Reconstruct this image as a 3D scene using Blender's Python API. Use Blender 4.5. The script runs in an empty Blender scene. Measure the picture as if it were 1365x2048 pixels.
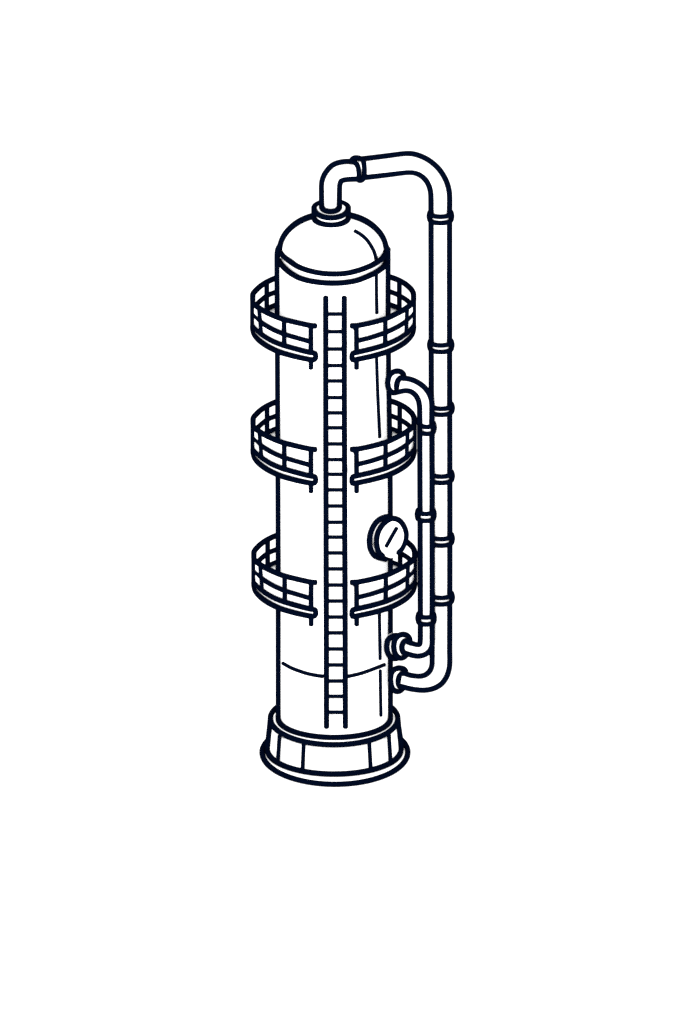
# White process column with navy edging, standing on a white studio floor.
import bpy, math
from mathutils import Vector
from mathutils.bvhtree import BVHTree

scn = bpy.context.scene
COL = scn.collection

# ------------------------------------------------------------------ measures
S = 0.40                       # sine of the viewing elevation
CE = math.sqrt(1 - S * S)
AX = 669.0                     # axis of the column, in hundredths of a metre
K = (1024 - 1508) / 100.0      # the floor level
RIGHT = Vector((1, 0, 0)); UP = Vector((0, S, CE)); FWD = Vector((0, CE, -S))
LW = 0.0515                     # half width of a navy edging bar


def P(px, py, Y=0.0):
    """Point of the drawing, in cm across and cm up, at depth Y metres."""
    return Vector(((px - AX) / 100.0, Y, ((1024 - py) / 100.0 - K - Y * S) / CE))


def on_level(pts, c, Yc=0.0):
    """Points lying in the horizontal plane whose centre is measured at height c."""
    return [P(x, y, Yc + (c - y) / 100.0 / S) for x, y in pts]


def ell(cx, c, R, bf, bb=None, a0=0, a1=360, n=64):
    """Ellipse points, front half depth bf, rear half depth bb."""
    bb = bf if bb is None else bb
    out = []
    for i in range(n + (0 if abs(a1 - a0) >= 360 else 1)):
        t = math.radians(a0 + (a1 - a0) * i / n)
        s = math.sin(t)
        out.append((cx + R * math.cos(t), c + (bf if s > 0 else bb) * s))
    return out


def smooth(pts, n=8):
    """Catmull-Rom through points of any dimension."""
    pts = [Vector(p) for p in pts]
    if len(pts) < 3:
        return pts
    ext = [2 * pts[0] - pts[1]] + pts + [2 * pts[-1] - pts[-2]]
    out = []
    for i in range(1, len(ext) - 2):
        p0, p1, p2, p3 = ext[i - 1:i + 3]
        for k in range(n):
            t = k / n
            out.append(0.5 * ((2 * p1) + (p2 - p0) * t + (2 * p0 - 5 * p1 + 4 * p2 - p3) * t * t
                              + (3 * p1 - p0 - 3 * p2 + p3) * t ** 3))
    out.append(pts[-1].copy())
    return out


def even(pts, n):
    """Resample a polyline into n points of equal spacing."""
    L = [0]
    for a, b in zip(pts, pts[1:]):
        L.append(L[-1] + (b - a).length)
    out, j = [], 0
    for i in range(n):
        t = L[-1] * i / (n - 1)
        while j < len(pts) - 2 and L[j + 1] < t:
            j += 1
        d = L[j + 1] - L[j]
        out.append(pts[j].lerp(pts[j + 1], (t - L[j]) / d if d > 1e-9 else 0))
    return out


def at_x(pts, x):
    """Height of a 2-D curve at a given x."""
    for a, b in zip(pts, pts[1:]):
        if min(a[0], b[0]) <= x <= max(a[0], b[0]) and abs(a[0] - b[0]) > 1e-9:
            t = (x - a[0]) / (b[0] - a[0])
            return a[1] + (b[1] - a[1]) * t
    return min(pts, key=lambda p: abs(p[0] - x))[1]


# ----------------------------------------------------------------- materials
def paint(name, rgb, rough, bump=0.0, vary=0.0):
    m = bpy.data.materials.new(name); m.use_nodes = True
    nt = m.node_tree; b = nt.nodes['Principled BSDF']
    b.inputs['Roughness'].default_value = rough
    b.inputs['Specular IOR Level'].default_value = 0.0
    tc = nt.nodes.new('ShaderNodeTexCoord')
    nz = nt.nodes.new('ShaderNodeTexNoise'); nz.inputs['Scale'].default_value = 14
    nz.inputs['Detail'].default_value = 4
    nt.links.new(tc.outputs['Object'], nz.inputs['Vector'])
    rp = nt.nodes.new('ShaderNodeValToRGB')
    lo = [c * (1 - vary) for c in rgb]; hi = [min(1, c * (1 + vary)) for c in rgb]
    rp.color_ramp.elements[0].position = 0.35; rp.color_ramp.elements[1].position = 0.65
    rp.color_ramp.elements[0].color = (*lo, 1); rp.color_ramp.elements[1].color = (*hi, 1)
    nt.links.new(nz.outputs['Fac'], rp.inputs['Fac'])
    nt.links.new(rp.outputs['Color'], b.inputs['Base Color'])
    return m


WHITE = paint('white_enamel', (0.96, 0.96, 0.96), 0.9, vary=0.01)
NAVY = paint('navy_edging', (0.00028, 0.00128, 0.0056), 0.95, vary=0.12)
FLOOR = paint('white_floor', (0.95, 0.95, 0.95), 0.95, vary=0.005)
MATS = [WHITE, NAVY]
W, N = 0, 1


# ------------------------------------------------------------- mesh building
class MB:
    def __init__(self):
        self.v, self.f, self.m = [], [], []

    def loft(self, rings, mat=W, closed=True, cap0=False, cap1=False, loop=False):
        base = len(self.v); n = len(rings[0])
        for r in rings:
            self.v += [Vector(p) for p in r]
        nr = len(rings)
        for i in range(nr if loop else nr - 1):
            a, b = base + i * n, base + ((i + 1) % nr) * n
            for j in range(n if closed else n - 1):
                k = (j + 1) % n
                self.f.append((a + j, a + k, b + k, b + j)); self.m.append(mat)
        if cap0:
            self.f.append(tuple(base + j for j in reversed(range(n)))); self.m.append(mat)
        if cap1:
            self.f.append(tuple(base + (nr - 1) * n + j for j in range(n))); self.m.append(mat)
        return self

    def tube(self, pts, r=LW, mat=N, loop=False, sides=14, cap=True):
        r = r + 0.007
        q = [Vector(pts[0])]
        for p in pts[1:]:
            if (Vector(p) - q[-1]).length > 1e-4:
                q.append(Vector(p))
        if loop and (q[0] - q[-1]).length < 1e-3:
            q.pop()
        n = len(q); T = []
        for i in range(n):
            if loop:
                t = q[(i + 1) % n] - q[i - 1]
            else:
                t = q[min(i + 1, n - 1)] - q[max(i - 1, 0)]
            T.append(t.normalized())
        ref = Vector((0, -1, 0)) if abs(T[0].y) < 0.9 else Vector((0, 0, 1))
        nrm = (ref - T[0] * ref.dot(T[0])).normalized()
        rings = []

        def ring(c, t, nn, rr):
            bb = t.cross(nn)
            return [c + (nn * math.cos(2 * math.pi * j / sides) + bb * math.sin(2 * math.pi * j / sides)) * rr
                    for j in range(sides)]
        frames = []
        for i in range(n):
            nrm = (nrm - T[i] * nrm.dot(T[i])).normalized()
            frames.append((q[i], T[i], nrm.copy()))
        if not loop and cap:
            for a in (80, 55, 28):
                a = math.radians(a)
                rings.append(ring(q[0] - T[0] * r * 0.6 * math.sin(a), T[0], frames[0][2], r * math.cos(a)))
        for c, t, nn in frames:
            rings.append(ring(c, t, nn, r))
        if not loop and cap:
            for a in (28, 55, 80):
                a = math.radians(a)
                rings.append(ring(q[-1] + T[-1] * r * 0.6 * math.sin(a), T[-1], frames[-1][2], r * math.cos(a)))
        self.loft(rings, mat, True, not loop, not loop, loop)
        return self

    def bvh(self):
        return BVHTree.FromPolygons(self.v, self.f)

    def build(self, name, parent=None):
        me = bpy.data.meshes.new(name)
        me.from_pydata([tuple(p) for p in self.v], [], self.f)
        for m in MATS:
            me.materials.append(m)
        me.polygons.foreach_set('material_index', self.m)
        me.polygons.foreach_set('use_smooth', [len(f) == 4 for f in self.f])
        me.update()
        o = bpy.data.objects.new(name, me); COL.objects.link(o)
        if parent:
            o.parent = parent
        return o


def empty(name, parent=None):
    o = bpy.data.objects.new(name, None); COL.objects.link(o)
    o.empty_display_size = 0.3
    if parent:
        o.parent = parent
    return o


def shrink(loop, d):
    """Pull a loop of 3-D points towards its centre by about d."""
    c = sum(loop, Vector()) / len(loop)
    return [p - (p - c).normalized() * min(d, (p - c).length * 0.9) for p in loop]


def on_surface(tree, pts, lift=0.022):
    """Bring marks onto the surface they are painted on."""
    out = []
    for x, y in pts:
        o = P(x, y, -8.0)
        h = tree.ray_cast(o, FWD)
        if h[0] is None:
            continue
        out.append(h[0] - FWD * lift)
    return out


tower = empty('distillation_tower')
tower['kind'] = 'thing'
tower['label'] = 'tall white distillation column outlined in navy, with three railed platforms, a ladder and side pipes'
tower['category'] = 'process tower'

# ------------------------------------------------------------------- base
base = MB()
bring = lambda c, R, bf, cx=669.0: on_level(ell(cx, c, R, bf, bf * 0.93, n=128), c)
# conical skirt and its flat foot
base.loft([bring(1441, 123, 46), bring(1500, 129, 45)], W, cap0=True)
base.tube(bring(1436.5, 127.5, 53, 668.7), loop=True)
base.tube(bring(1500, 133, 48), loop=True)
base.tube([P(541.2, 1437), P(540, 1452), P(536.4, 1484), P(536, 1500)])
base.tube([P(796.2, 1437), P(797.5, 1452), P(802.2, 1484), P(802.6, 1500)])
skirt_tree = base.bvh()
for a, b in (((559.6, 1472), (556.3, 1520)), ((607.9, 1488), (605.8, 1537)),
             ((739.0, 1487), (741.8, 1535)), ((778.3, 1470), (781.4, 1521))):
    ya = -0.2; n = 10
    pts = []
    for i in range(n + 1):
        t = i / n
        x = a[0] + (b[0] - a[0]) * t; y = a[1] + (b[1] - a[1]) * t
        R = 127.5 + 5.5 * t; bf = 53 - 5 * t
        q = max(0.0, 1 - ((x - 669) / R) ** 2) ** 0.5
        pts.append(P(x, y, -bf / 100 / S * q))
    base.tube(pts, 0.037)
base_o = base.build('skirt_base', tower)
foot = MB()
foot.loft([bring(1505.5, 141, 60, 670.4), bring(1508, 141, 60, 670.4)], W, cap0=True, cap1=True)
foot.tube(bring(1504, 145.6, 64.6, 670.4), loop=True)
foot.build('foot_flange', base_o)

# ------------------------------------------------------------------- shell
sl = [(561.5, 489.5), (557.6, 496), (555.2, 505), (554.8, 515), (554.8, 540), (555.2, 630), (556, 760), (556.5, 900), (557, 1020), (557.3, 1240), (557.3, 1437)]
sr = [(770.6, 489.5), (774.0, 496), (776.0, 505), (776.2, 515), (776.2, 540), (776.4, 630), (777.4, 740), (778.6, 820), (780.2, 920), (780.8, 1020), (781, 1240), (781, 1437)]
shell = MB()
rings = []
for c in (522, 560, 630, 740, 820, 920, 1020, 1130, 1240, 1340, 1437, 1450):
    x0, x1 = at_x([(y, x) for x, y in sl], c), at_x([(y, x) for x, y in sr], c)
    if c > 1437:
        x0, x1 = sl[-1][0], sr[-1][0]
    R = (x1 - x0) / 2 - 4.6
    rings.append(on_level(ell((x0 + x1) / 2, c, R, 36.6, n=96), c))
shell.loft(rings, W, cap0=True, cap1=True)
shell_tree = shell.bvh()
shell.tube(on_level(ell(669.1, 1437, 111.9, 38, 38, n=96), 1437), loop=True)
for side, pts in ((-1, sl), (1, sr)):
    line = smooth([P(x, y) for x, y in pts], 4)
    shell.tube(line)
    for a in (7, 14, 21):                      # edging carried round the back
        ar = math.radians(a)
        line2 = [Vector((p.x - side * 1.115 * (1 - math.cos(ar)), 0.95 * math.sin(ar), p.z)) for p in line if p.z < P(669, 520).z]
        shell.tube(line2)
# weld seam near the foot of the shell
shell.tube(on_surface(shell_tree, smooth([(566.6, 1326.6), (584.7, 1336.5), (612, 1346.3), (630, 1350.3), (646, 1352.6)], 6)), 0.033)
shell.tube(on_surface(shell_tree, smooth([(696.8, 1352.8), (724, 1346.3), (749, 1337.3), (769, 1329.5)], 6)), 0.033)
# vertical highlight line of the shell, drawn in as thin navy bars
for seg in ([(753.0, 547), (753.2, 590), (753.9, 626)], [(753.3, 712), (755.2, 775), (757.8, 835), (759.6, 874)],
            [(759, 1228), (759.6, 1270), (760.4, 1318)], [(760.6, 1341), (761.2, 1385), (762, 1431)]):
    seg = [(a[0], a[1]) for a in smooth(seg, 5)]
    shell.tube(on_surface(shell_tree, seg), 0.033)
shell_o = shell.build('shell', tower)

# ------------------------------------------------------------------- dome
dome = MB()
DC, DA, DT, DB = 502.6, 1.07, 0.75, 0.72
cen = P(666.3, DC)


def ellipsoid(a, T, b):
    return a, b, math.sqrt(T * T - (b * S) ** 2) / CE


a_, b_, h_ = ellipsoid(DA - LW, DT - LW, DB)
rings = []
for i in range(33):
    t = math.radians(5 + 84.8 * i / 32)
    rings.append([cen + Vector((a_ * math.cos(t) * math.cos(u), b_ * math.cos(t) * math.sin(u), h_ * math.sin(t)))
                  for u in [2 * math.pi * j / 96 for j in range(96)]])
low = P(669, 506).z
rings.insert(0, [Vector((cen.x + (p.x - cen.x) * 0.94, p.y * 0.94, low)) for p in rings[0]])
dome.loft(rings, W, cap1=True)
dome_tree = dome.bvh()
a2, b2, h2 = ellipsoid(DA, DT, DB + LW)
kk = (S / CE) * b2 * b2 / (h2 * h2)
z1 = 1 / math.sqrt(1 / (h2 * h2) + kk * kk / (b2 * b2)); y1 = z1 * kk


def contour(t):
    return cen + Vector((a2 * math.cos(t), math.sin(t) * y1, math.sin(t) * z1))


def turn(p, deg):
    ar = math.radians(deg); d = p - cen
    return cen + Vector((d.x * math.cos(ar) - d.y * math.sin(ar), d.x * math.sin(ar) + d.y * math.cos(ar), d.z))


arcR = [contour(math.radians(6 + 62 * i / 40)) for i in range(41)]
arcL = [contour(math.radians(174 - 62 * i / 40)) for i in range(41)]
dome.tube([contour(math.radians(6 + 168 * i / 90)) for i in range(91)])
for d in (8, 16):
    dome.tube([turn(p, d) for p in arcR]); dome.tube([turn(p, -d) for p in arcL])
dome.tube(on_surface(dome_tree, [(a[0], a[1]) for a in smooth([(710, 462), (721, 468.3), (732, 477.5), (740, 487.8), (747.3, 500.5), (751, 511), (752.8, 520)], 6)]), 0.034)  # glint on the dome's curve, drawn in as a thin navy bar
dome_o = dome.build('dome', tower)

# rim band between dome and shell
band = MB()
up_arc = [(556.2, 497), (560.8, 505.4), (572.8, 517), (587.8, 528), (600, 534.8), (619, 541.5), (643, 546.4), (667, 548), (691, 546.8),
          (715.7, 541.3), (740, 532.4), (753.7, 525), (764.6, 517), (772.8, 505.4), (776.4, 497)]
lo_arc = [(555.2, 517), (564, 530.7), (578, 543.7), (591, 552), (600, 556.4), (619, 561.8), (643, 565.3), (667, 566.5), (691, 565.2),
          (715.7, 560.6), (740, 551), (753.7, 544), (767.3, 534.3), (772.8, 526), (776.4, 517)]


def whole(front, c, bb):
    f2 = [(p[0], p[1]) for p in smooth(front, 5)]
    x0, x1 = f2[0][0], f2[-1][0]
    rear = ell((x0 + x1) / 2, c, (x1 - x0) / 2, bb, bb, 0, -180, 48)[1:-1]
    rear = [(x, min(y, c)) for x, y in rear]
    return even(on_level(f2, c) + on_level(rear, c) + on_level(f2[:1], c), 161)[:-1]


up_loop = whole(up_arc, 506, 36)
lo_loop = whole(lo_arc, 524, 36)
band.loft([shrink(up_loop, LW), shrink(lo_loop, LW)], W, cap0=True, cap1=True)
band.tube(up_loop, loop=True)
band.tube(lo_loop, loop=True)
band.tube(smooth([P(561.5, 489.5), P(557.6, 496), P(555.2, 505), P(554.9, 527)], 6))
band.tube(smooth([P(770.6, 489.5), P(774.0, 496), P(776.0, 505), P(776.2, 527)], 6))
band.build('rim_band', dome_o)

# nozzle collar on the crown of the dome
col = MB()
col.loft([on_level(ell(663, 416, 29.6, 16.5, 12, n=64), 416), on_level(ell(663, 446, 29.6, 12.5, 12, n=64), 446)], W, cap0=True)
col.tube(on_level(ell(662.8, 416, 34.3, 19.8, 13, n=72), 416), loop=True)
col.tube(on_level(ell(662.8, 435, 34.3, 14.8, 12, n=72), 435), loop=True)
for x in (628.5, 697.1):
    col.tube([P(x, 417), P(x, 434)])
col.build('nozzle_collar', dome_o)


# -------------------------------------------------------------------- pipes
def pipe_body(mb, A, B, Y, n=90, line=True, ends=(True, True), Yend=None):
    """White pipe between two measured edges, with a navy bar along each edge."""
    A = even(smooth([(x, y, 0) for x, y in A], 8), n)
    B = even(smooth([(x, y, 0) for x, y in B], 8), n)
    for _ in range(4):
        A = A[:1] + [(p + q * 2 + r) / 4 for p, q, r in zip(A, A[1:], A[2:])] + A[-1:]
        B = B[:1] + [(p + q * 2 + r) / 4 for p, q, r in zip(B, B[1:], B[2:])] + B[-1:]
    rings, la, lb = [], [], []
    for i, (a, b) in enumerate(zip(A, B)):
        c = (a + b) / 2; h = (b - a) / 2
        y = Y(i / (n - 1)) if callable(Y) else Y
        C = P(c.x, c.y, y)
        hv = RIGHT * (h.x / 100) - UP * (h.y / 100)
        r = hv.length; hin = hv * ((r - LW) / r)
        fw = FWD * (r - LW)
        rings.append([C + hin * math.cos(2 * math.pi * j / 28) + fw * math.sin(2 * math.pi * j / 28) for j in range(28)])
        la.append(C - hv); lb.append(C + hv)
    mb.loft(rings, W, cap0=True, cap1=True)
    if line:
        mb.tube(la); mb.tube(lb)


def coupling(cx, cu, cl, R, b, parent, Y=0.0, Rl=None):
    mb = MB()
    Rl = R if Rl is None else Rl
    x0, x1 = cx - Rl, cx + R
    xm, rm = (x0 + x1) / 2, (x1 - x0) / 2
    u = on_level(ell(xm, cu - b, rm, b, b, n=48), cu - b, Y)
    l = on_level(ell(xm, cl - b, rm, b, b, n=48), cl - b, Y)
    mb.loft([shrink(u, LW), shrink(l, LW)], W, cap0=True, cap1=True)
    mb.tube(u, 0.0425, loop=True); mb.tube(l, 0.0425, loop=True)
    for x, k in ((x0, -1), (x1, 1)):
        mb.tube(smooth([P(x - 0.6 * k, cu - b - 1, Y), P(x + 0.9 * k, (cu + cl) / 2 - b, Y), P(x - 0.6 * k, cl - b + 1, Y)], 6), 0.046)
    return mb.build('pipe_coupling', parent)


# neck elbow rising from the dome collar
neck = MB()
oA = [(643.8, 417), (643.7, 396), (643.8, 371), (645.5, 359), (651, 346.5), (661, 334), (671, 327.5), (684, 324), (697, 323), (712, 323)]
oB = [(679.3, 417), (679.3, 396), (679.4, 374), (679.8, 369), (681.5, 364), (685, 360.8), (691, 359.2), (699, 358.4), (708, 358.1), (716, 358)]
pipe_body(neck, oA, oB, 0.0)
neck.tube(on_level(ell(661.6, 413, 17.7, 10.8, 10.8, 0, 180, 30), 413))
over_o = neck.build('neck_elbow', tower)

# joint flange between the neck and the overhead pipe
jf = MB()
left = [(704, 323), (709.5, 325), (714, 329), (717, 336), (718.3, 347), (718.2, 358)]
right = [(719, 317), (724.5, 318.5), (727.8, 325), (729.3, 338), (729, 350), (727.5, 357)]


def arch(pts, d=0.20, y0=0.0):
    p = even(smooth([(x, y, 0) for x, y in pts], 6), 25)
    f = [P(q.x, q.y, y0 - d * math.sin(math.pi * i / 24)) for i, q in enumerate(p)]
    b = [P(q.x - 3, q.y, y0 + d * math.sin(math.pi * i / 24)) for i, q in enumerate(p)]
    return f + b[-2:0:-1]


L1, L2 = arch(left), arch(right)
jf.loft([shrink(L1, LW * 0.9), shrink(L2, LW * 0.9)], W, cap0=True, cap1=True)
jf.tube(L1, loop=True, r=0.046); jf.tube(L2, loop=True, r=0.046)
jf.tube(smooth([P(704.5, 322), P(705.5, 318.5), P(710, 316), P(716, 316), P(721.5, 317.5), P(726, 320)], 5))
jf.tube(smooth([P(717, 357.5), P(718.5, 360.2), P(722, 360.5), P(725.5, 358.5), P(728, 355)], 5))
jf.build('joint_flange', over_o)

# overhead pipe running over and down the side
over = MB()
cA = [(725, 317.8), (755, 314.2), (785, 310.5), (803, 308.2), (817, 307.2), (829, 308.3), (845, 313.6), (861, 322.5), (877, 336.5),
      (888.5, 353), (895.5, 369), (898.8, 383), (899.6, 396), (899.6, 420)]
cB = [(725, 355.5), (755, 352), (785, 348.2), (803, 345.8), (817, 344.4), (829, 345.3), (840, 349.6), (849.5, 357), (856.5, 367),
      (860.5, 378), (862.2, 388), (862.5, 396), (862.6, 406), (862.6, 420)]
pipe_body(over, cA, cB, 0.0, 120)
dA = [(899.6, 420), (899.6, 700), (900.2, 1000), (900, 1220), (899.8, 1300)]
dB = [(862.6, 420), (863, 700), (863.4, 1000), (864, 1220), (864.6, 1300)]
pipe_body(over, dA, dB, 0.0, 24)
eA = [(899.8, 1300), (900, 1324), (898.6, 1338), (894, 1352.5), (885.5, 1365.5), (875, 1373.5), (862, 1378.4), (848, 1380.3), (834, 1379.5), (820, 1377.4), (810, 1374.8), (801, 1372.6)]
eB = [(864.6, 1300), (865, 1322), (864.6, 1330), (862.5, 1337.5), (858.5, 1344), (852, 1349.4), (845, 1352), (838, 1352.8), (829, 1352), (820, 1350.5), (813, 1348.2), (806, 1345.6)]
pipe_body(over, eA, eB, lambda t: -0.30 * max(0, (t - 0.35) / 0.65) ** 1.3, 90)
over_p = over.build('overhead_pipe', tower)
coupling(881.4, 433.6, 446.4, 22, 7.6, over_p, 0.0)
coupling(882.0, 691, 704.2, 22, 7.6, over_p, 0.0)
for cu, cl in ((816.8, 828.4), (952.4, 964.6), (1077.4, 1090), (1195, 1207.6)):
    coupling(882.8, cu + 0.8, cl + 1.4, 22, 7.6, over_p, 0.0)


def nozzle(loop2d, cx, Yc, slope, thick, parent, arcs=(), extra=None, white=True):
    """Round flange standing on the shell: a thick disc facing right and out."""
    pts = even([Vector((x, y, 0)) for x, y in [(a[0], a[1]) for a in smooth(list(loop2d) + [loop2d[0]], 8)]], 61)[:-1]
    loop = [P(p.x, p.y, Yc + slope * (p.x - cx) / 100) for p in pts]
    mb = MB()
    back = [p + Vector((-0.05, thick, 0)) for p in shrink(loop, LW)]
    mb.loft([shrink(loop, LW * 0.9), back], W, cap0=True, cap1=True)
    mb.tube(loop, loop=True)
    for a in arcs:
        mb.tube(smooth([P(x, y, Yc + slope * (x - cx) / 100 - 0.06) for x, y in a], 6))
    return mb.build('nozzle_flange', parent)


# lower flange of the overhead pipe
nozzle([(781.5, 1358), (783.5, 1346), (790, 1338.5), (799, 1336), (808, 1338), (812, 1344), (811.5, 1356), (808.5, 1370), (804, 1379), (796, 1383), (788, 1380), (783, 1371)],
       796, -0.26, 0.9, 0.2, over_p,
       arcs=[[(809, 1346.2), (803.5, 1348), (799, 1353.5), (797.2, 1361), (797.6, 1368), (800, 1373)]])

# side pipe from the upper nozzle to the lower nozzle
side = MB()
YS = -0.30
sA = [(804, 756.2), (813, 757), (822, 758.8), (831, 762.3), (841, 768), (849.5, 775), (856.5, 784), (861, 793), (863.4, 803), (864, 815), (864, 840)]
sB = [(797, 783.8), (804, 782), (810, 781), (816.6, 781.3), (823, 783.4), (829.5, 788), (834.5, 794.5), (838, 803), (839.5, 812), (840, 820), (840, 840)]
pipe_body(side, sA, sB, YS, 90)
pipe_body(side, [(864, 840), (864.6, 1000), (864.8, 1200), (864.8, 1276)], [(840, 840), (840.6, 1000), (841.2, 1200), (841.2, 1276)], YS, 24)
tA = [(864.8, 1276), (864.8, 1286), (863.4, 1295), (859, 1302.5), (852, 1308), (844, 1311), (836, 1312), (828, 1311), (820, 1309), (809, 1305.8)]
tB = [(841.2, 1276), (841.1, 1281), (840.8, 1285), (839.6, 1288.4), (837.5, 1290), (834, 1290), (830, 1289), (825, 1287.4), (820, 1285.6), (813, 1282.6)]
pipe_body(side, tA, tB, YS, 70)
side_p = side.build('side_pipe', tower)
coupling(852.4, 854, 868, 16, 6.0, side_p, YS, 11.6)
coupling(851.8, 1028, 1042, 16.4, 6.0, side_p, YS)
coupling(852.6, 1235, 1249, 15.8, 6.0, side_p, YS)
nozzle([(775.8, 765), (778.5, 753), (785, 745.4), (794, 742.2), (802.5, 743.8), (807.5, 749.5), (808, 759), (805, 772), (799, 781), (791, 785.2), (783, 784), (777.5, 776)],
       792, -0.26, 0.9, 0.2, side_p,
       arcs=[[(806, 755.6), (800, 757), (796, 762), (794, 768.5), (793.8, 775), (795.3, 781)]])
nozzle([(773.8, 1292.5), (776, 1281), (782.5, 1274), (792, 1271), (802, 1273), (808, 1281), (808.5, 1294), (804, 1308), (797, 1315.5), (788, 1317), (780, 1312), (775, 1303)],
       792, -0.30, 0.9, 0.25, side_p)
nozzle([(787.8, 1292.5), (790, 1281), (796, 1272.5), (804.5, 1268.9), (813, 1270), (819, 1276), (820, 1285), (817.5, 1300), (812, 1311), (804, 1316), (796, 1313.8), (790, 1305)],
       804, -0.36, 0.7, 0.18, side_p,
       arcs=[[(816, 1282), (810.5, 1282), (806.5, 1286), (804.2, 1292), (804.6, 1299), (807, 1304.6), (810, 1307)]])

# ------------------------------------------------------------ access hatch
man = MB()
HS = 0.80
hY = lambda x, off=0.0: -0.58 + off + HS * (x - 782) / 100
face = [(766, 1112.5), (758, 1104), (754.2, 1091), (754, 1076), (757.8, 1062), (764.5, 1051), (773, 1042.5), (782.5, 1037.5), (791, 1037.3), (799.5, 1041.3), (806.5, 1049.5),
        (811, 1060), (812.6, 1070), (811, 1081), (807.5, 1090.5), (803, 1098.5), (796, 1105.3)]
rear = [(777, 1033.2), (769, 1034.6), (758, 1040), (749.5, 1049), (743, 1062), (739.6, 1076), (739.8, 1090), (742.8, 1101.5), (749, 1110.5), (758, 1115.2), (766, 1117.2), (772, 1118.4)]
fp = [P(p.x, p.y, hY(p.x)) for p in smooth([(x, y, 0) for x, y in face], 6)]
bp = [P(p.x, p.y, hY(p.x, 0.10)) for p in smooth([(x, y, 0) for x, y in rear], 6)]
# solid cover: face disc with its rim carried back to the shell
outline = [(x, y) for x, y in face] + [(792, 1113), (785, 1119.5), (774, 1117.5)]
loop = [P(p.x, p.y, hY(p.x)) for p in even(smooth([(x, y, 0) for x, y in outline + outline[:1]], 6), 81)[:-1]]
inner = shrink(loop, LW * 0.8)
bk = [p + Vector((-0.13, 0.11, 0.02)) for p in inner]
man.loft([inner, bk], W, cap0=True, cap1=True)
man.tube(fp); man.tube(bp)
man_o = man.build('access_hatch', tower)
hd = MB()
hd.tube([P(794, 1056, hY(794, -0.05)), P(783.5, 1074, hY(783.5, -0.06)), P(773, 1093, hY(773, -0.05))], 0.033)
hd.build('hatch_handle', man_o)

# -------------------------------------------------------------------- ladder
lad = empty('ladder', tower)
YL = -1.16
for pts in ([(652, 595), (652, 790), (652.6, 1060), (653.2, 1250), (653.5, 1454)], [(689, 595), (689.2, 790), (690, 1060), (690.8, 1250), (691.3, 1454)]):
    mb = MB(); mb.tube([P(x, y, YL) for x, y in pts], 0.051); mb.build('ladder_rail', lad)
RUNGS = [628.2, 663.5, 698.2, 731.3, 762, 795.3, 825.8, 855.6, 887.9, 919.2, 948.6, 979.7, 1012, 1044.5, 1074.2, 1105.8, 1137.7, 1170,
         1202, 1234, 1265.6, 1297.8, 1329.8, 1361.9, 1392.5, 1424.4]
rung0 = None
for i, y in enumerate(RUNGS):
    x0 = 652 + 1.5 * i / 25; x1 = 689 + 2.3 * i / 25
    pos = P((x0 + x1) / 2, y, YL)
    if rung0 is None:
        mb = MB(); mb.tube([Vector((-0.188, 0, 0)), Vector((0.188, 0, 0))], 0.034)
        rung0 = mb.build('ladder_rung', lad); r = rung0
    else:
        r = rung0.copy(); COL.objects.link(r); r.parent = lad
    r.location = pos

# ----------------------------------------------------------------- platforms
PL = dict(
    topL=[(632, 652), (622, 651.2), (609, 648.6), (595.5, 645.6), (572, 640), (560, 636.3), (541, 628.5), (526.6, 621), (515, 613.5), (508.5, 608)],
    midL=[(622, 683.3), (617.5, 682.4), (595.5, 676.2), (573.5, 669.8), (564, 666.6), (545.7, 658.6), (528, 648), (519.3, 640), (509, 629.5)],
    dkL=[(626, 705.6), (617.5, 704.3), (595.5, 698.6), (573.5, 692.4), (564, 689.4), (545.7, 681.8), (529.5, 672.2), (519, 664.2), (510, 655.5), (506.5, 649)],
    dlL=[(628, 719.2), (617.5, 718.6), (595.5, 714.2), (573.5, 708.5), (561, 704.6), (551, 700.5), (534, 691.8), (519, 681), (510.5, 671), (506.8, 662), (505.9, 652)],
    btL=[(505.9, 600), (506.1, 590), (508, 585.5), (512.5, 580.5), (519.3, 574), (529.6, 566.6), (538.4, 562), (550.4, 556.7), (580, 546.5), (620, 540), (666, 537.5)],
    bmL=[(513, 609.5), (519.3, 603.5), (529, 595.3), (538, 589.6), (551, 584.5), (580, 573), (620, 566.5), (666, 564)],
    bdL=[(535, 617.8), (541, 614.4), (551, 610), (580, 599), (620, 593), (666, 591)],
    topR=[(703, 651.8), (713, 651.3), (719, 650.6), (742.7, 645.7), (765.6, 639.6), (778, 635), (795.5, 626.4), (809.6, 618.6), (820, 611), (826, 605)],
    midR=[(713, 682.2), (719, 680.9), (742.7, 674.9), (765.6, 667.3), (776, 663.2), (795.5, 653.8), (809.6, 644.3), (820, 634), (825.8, 627)],
    dkR=[(709, 705.8), (719, 703.6), (742.7, 698), (765.6, 691.4), (776, 687.4), (795.5, 678.4), (809.6, 669), (820, 659.5), (825, 653), (827.3, 647)],
    dlR=[(707, 719.8), (719, 718), (742.7, 712.9), (765.6, 706.6), (781.4, 701.2), (799, 692.3), (813, 682.6), (823, 671), (827, 661), (827.7, 652)],
    btR=[(827.7, 600), (827.4, 588), (824.6, 581), (820, 575.5), (809.6, 566.8), (795.5, 559.4), (781.4, 554.3), (750, 545), (710, 539), (666, 537.5)],
    bmR=[(822, 608.6), (817, 603), (809.6, 597.3), (795.5, 589.2), (781.4, 583.6), (750, 571.5), (710, 565.5), (666, 564)],
    bdR=[(799, 616.6), (795.5, 615), (781.4, 609.4), (750, 598), (710, 592.5), (666, 591)],
)
CT, CM, CD, CL = 594, 620, 646, 660


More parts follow.
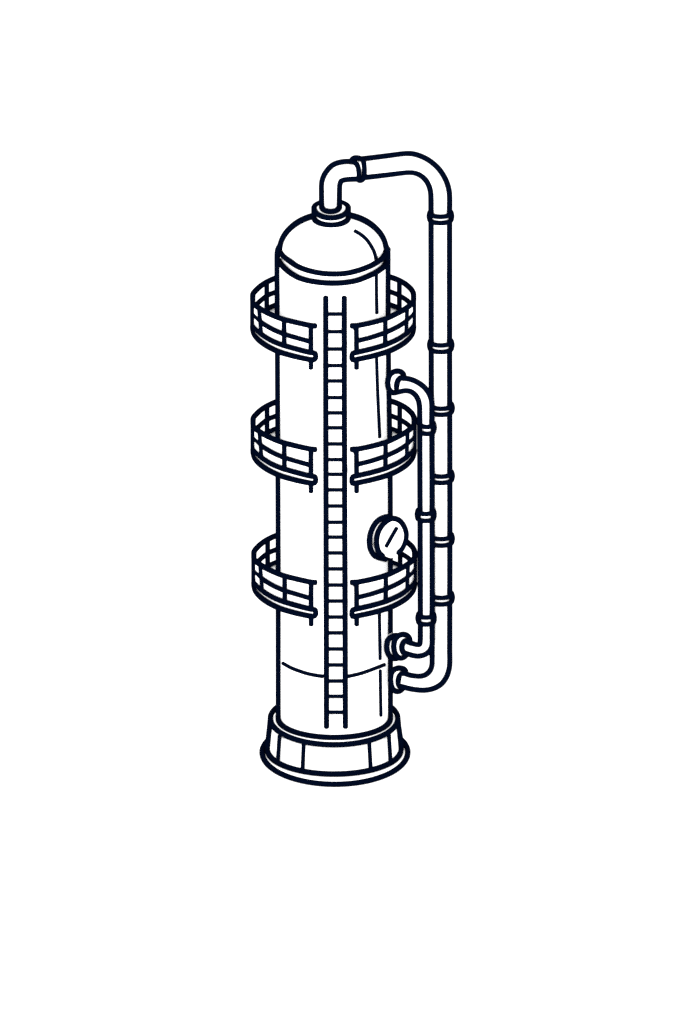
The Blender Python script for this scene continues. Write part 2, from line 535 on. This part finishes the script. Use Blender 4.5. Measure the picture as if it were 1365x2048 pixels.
def platform(dyf, dyb, xl, xr):
    """Ring platform open at the ladder; xl, xr shift its two far edges."""
    def tr(pts, back=False):
        out = []
        for x, y in pts:
            x2 = x + (xl * (640 - x) / 134 if x < 640 else (xr * (x - 698) / 130 if x > 698 else 0))
            out.append((x2, y + (dyb if back else dyf)))
        return [(p[0], p[1]) for p in smooth(out, 6)]
    T = {k: tr(v, k[0] == 'b') for k, v in PL.items()}
    d = dyf
    # deck slab
    deck = MB()
    outer = []
    order = [(x, y) for x, y in T['dkL']]                     # front left, opening to far left
    backL = [(x, y) for x, y in T['bdL']]
    backR = [(x, y) for x, y in T['bdR']][::-1]
    frontR = [(x, y) for x, y in T['dkR']][::-1]
    gapL = [(506.6 + xl, 641 + d), (511 + xl, 634.5 + d), (522 + xl, 625.5 + d)]
    gapR = [(812, 625 + d), (822 + xr, 634.5 + d), (827 + xr, 641 + d)]
    ring2 = order + gapL + backL + backR[1:] + gapR + frontR
    ring3 = even(on_level(ring2, CD + d), 140)
    inn = []
    for p in ring3:
        a = math.atan2(p.y / 1.45, p.x / 1.61)
        inn.append(Vector((1.05 * math.cos(a) - 0.005, 0.88 * math.sin(a), p.z)))
    dz = Vector((0, 0, -0.135))
    deck.loft([inn, ring3, [p + dz for p in ring3], [p + dz for p in inn], inn], W, closed=False)
    n = len(inn)
    for i in (0, n - 1):
        b = len(deck.v); deck.v += [inn[i], ring3[i], ring3[i] + dz, inn[i] + dz]
        deck.f.append((b, b + 1, b + 2, b + 3)); deck.m.append(W)
    for sfx, ex in (('L', [(628, 706), (631, 707.5), (631.8, 711), (631.6, 716), (629.5, 718.8), (627, 719.2)]),
                    ('R', [(709.5, 705.6), (706.5, 707), (704.6, 709.5), (704.4, 717), (705.5, 719.6), (708, 719.7)])):
        up = on_level(T['dk' + sfx], CD + d, -0.01)
        lo = on_level(T['dl' + sfx], CL + d, -0.01)
        deck.tube(up); deck.tube(lo)
        deck.tube([P(x, y + d, -1.47) for x, y in ex])
        deck.tube([p - FWD * 0.09 for p in on_level(T['bd' + sfx], CD + dyb)], 0.045)
    deck_o = deck.build('platform', tower)
    # rails and white infill panels
    for sfx in 'LR':
        mb = MB()
        mb.tube(on_level(T['top' + sfx], CT + d, -0.01))
        if sfx == 'R':
            mb.tube([P(703.5, 652 + d, -1.47), P(709, 655.5 + d, -1.46), P(713, 660 + d, -1.45)], 0.032)
        mb.tube(on_level(T['bt' + sfx], CT + dyb))
        mb.build('handrail', deck_o)
        mb = MB()
        mb.tube(on_level(T['mid' + sfx], CM + d, -0.01), 0.045)
        mb.tube(on_level(T['bm' + sfx], CM + dyb), 0.045)
        mb.build('mid_rail', deck_o)
        xs0, xs1 = (622.0, 509.0 + xl) if sfx == 'L' else (713.2, 825.6 + xr)
        top, bot = [], []
        for i in range(41):
            x = xs0 + (xs1 - xs0) * i / 40
            y = at_x(T['top' + sfx], x); top.append(P(x, y, (CT + d - y) / 100 / S))
            y = at_x(T['dk' + sfx], x); bot.append(P(x, y, (CD + d - y) / 100 / S))
        th = Vector((0, 0.02, 0))
        mb = MB()
        mb.loft([top, bot, [p + th for p in bot], [p + th for p in top], top], W, closed=False)
        mb.build('infill_panel', deck_o)
    # posts
    def fx(x):
        return x + (xl * (640 - x) / 134 if x < 640 else xr * (x - 698) / 130)

    def post(sfx, x0, x1, stub=None, r=0.046):
        x0, x1 = fx(x0), fx(x1)
        y0 = at_x(T['top' + sfx], x0); y1 = at_x(T['dk' + sfx], x1)
        pts = [P(x0, y0, (CT + d - y0) / 100 / S - 0.015), P(x1, y1, (CD + d - y1) / 100 / S - 0.015)]
        mb = MB(); mb.tube(pts, r)
        if stub:
            mb.tube([P(x1, 722 + d, pts[1].y), P(x1, stub + d, pts[1].y)], r)
        mb.build('railing_post', deck_o)

    def back_post(sfx, x0, y1):
        x0 = fx(x0)
        y0 = at_x(T['bt' + sfx], x0)
        mb = MB(); Y = (CT + dyb - y0) / 100 / S
        mb.tube([P(x0, y0, Y), P(x0, y1 + d, Y)], 0.045); mb.build('railing_post', deck_o)
    post('L', 622.2, 622.4, 736.5)
    post('L', 568.6, 569.2)
    post('L', 519.4, 524.0)
    post('R', 713.2, 713.6, 736.5)
    post('R', 771.0, 770.4)
    post('R', 813.9, 811.8)
    back_post('L', 534.0, 617)
    back_post('R', 799.2, 616)
    for x in (505.9 + xl, 827.7 + xr):
        mb = MB(); mb.tube([P(x, 590 + d, 0.0), P(x, 654 + d, 0.0)], 0.049); mb.build('railing_post', deck_o)
    return deck_o


platform(0, 0, 0, 0)
platform(247, 247.8, 0.7, 1.0)
platform(513, 514.8, 2.3, 2.0)

# -------------------------------------------------------------------- setting
g = 60.0
mb = MB()
n = 40
mb.loft([[Vector((-g + 2 * g * i / n, -g + 2 * g * j / n, -0.004)) for i in range(n + 1)] for j in range(n + 1)], W, closed=False)
ground = mb.build('ground')
ground.data.materials.clear(); ground.data.materials.append(FLOOR)
ground.data.polygons.foreach_set('material_index', [0] * len(ground.data.polygons))
ground['kind'] = 'structure'
ground['label'] = 'plain bright white floor under the column'

w = bpy.data.worlds.new('World'); scn.world = w; w.use_nodes = True
bg = w.node_tree.nodes['Background']
bg.inputs['Color'].default_value = (1, 1, 1, 1); bg.inputs['Strength'].default_value = 1.0

key = bpy.data.lights.new('frontal_fill', 'AREA'); key.energy = 20000; key.shape = 'DISK'; key.size = 9  # added lamp behind the camera, fills occluded places so whites stay even
ko = bpy.data.objects.new('frontal_fill', key); COL.objects.link(ko)
ko.location = Vector((0.1, 0, 0)) + UP * 6.0 - FWD * 48
ko.rotation_euler = (Vector((0, 0, 5)) - ko.location).to_track_quat('-Z', 'Y').to_euler()

# --------------------------------------------------------------------- camera
cam = bpy.data.cameras.new('camera'); cam.type = 'ORTHO'; cam.ortho_scale = 20.48; cam.clip_end = 500
co = bpy.data.objects.new('camera', cam); COL.objects.link(co)
co.location = Vector(((682.5 - AX) / 100.0, 0, 0)) + UP * (-K) - FWD * 40
co.rotation_euler = (math.pi / 2 - math.asin(S), 0, 0)
scn.camera = co

scn.view_settings.view_transform = 'Standard'
scn.view_settings.look = 'None'
scn.view_settings.exposure = 0.64
scn.view_settings.gamma = 1.0
scn.view_settings.use_curve_mapping = False
scn.render.engine = 'CYCLES'
scn.cycles.max_bounces = 16
scn.cycles.diffuse_bounces = 16
scn.cycles.use_denoising = False
scn.cycles.use_adaptive_sampling = False
scn.cycles.pixel_filter_type = 'BLACKMAN_HARRIS'
scn.cycles.filter_width = 1.5
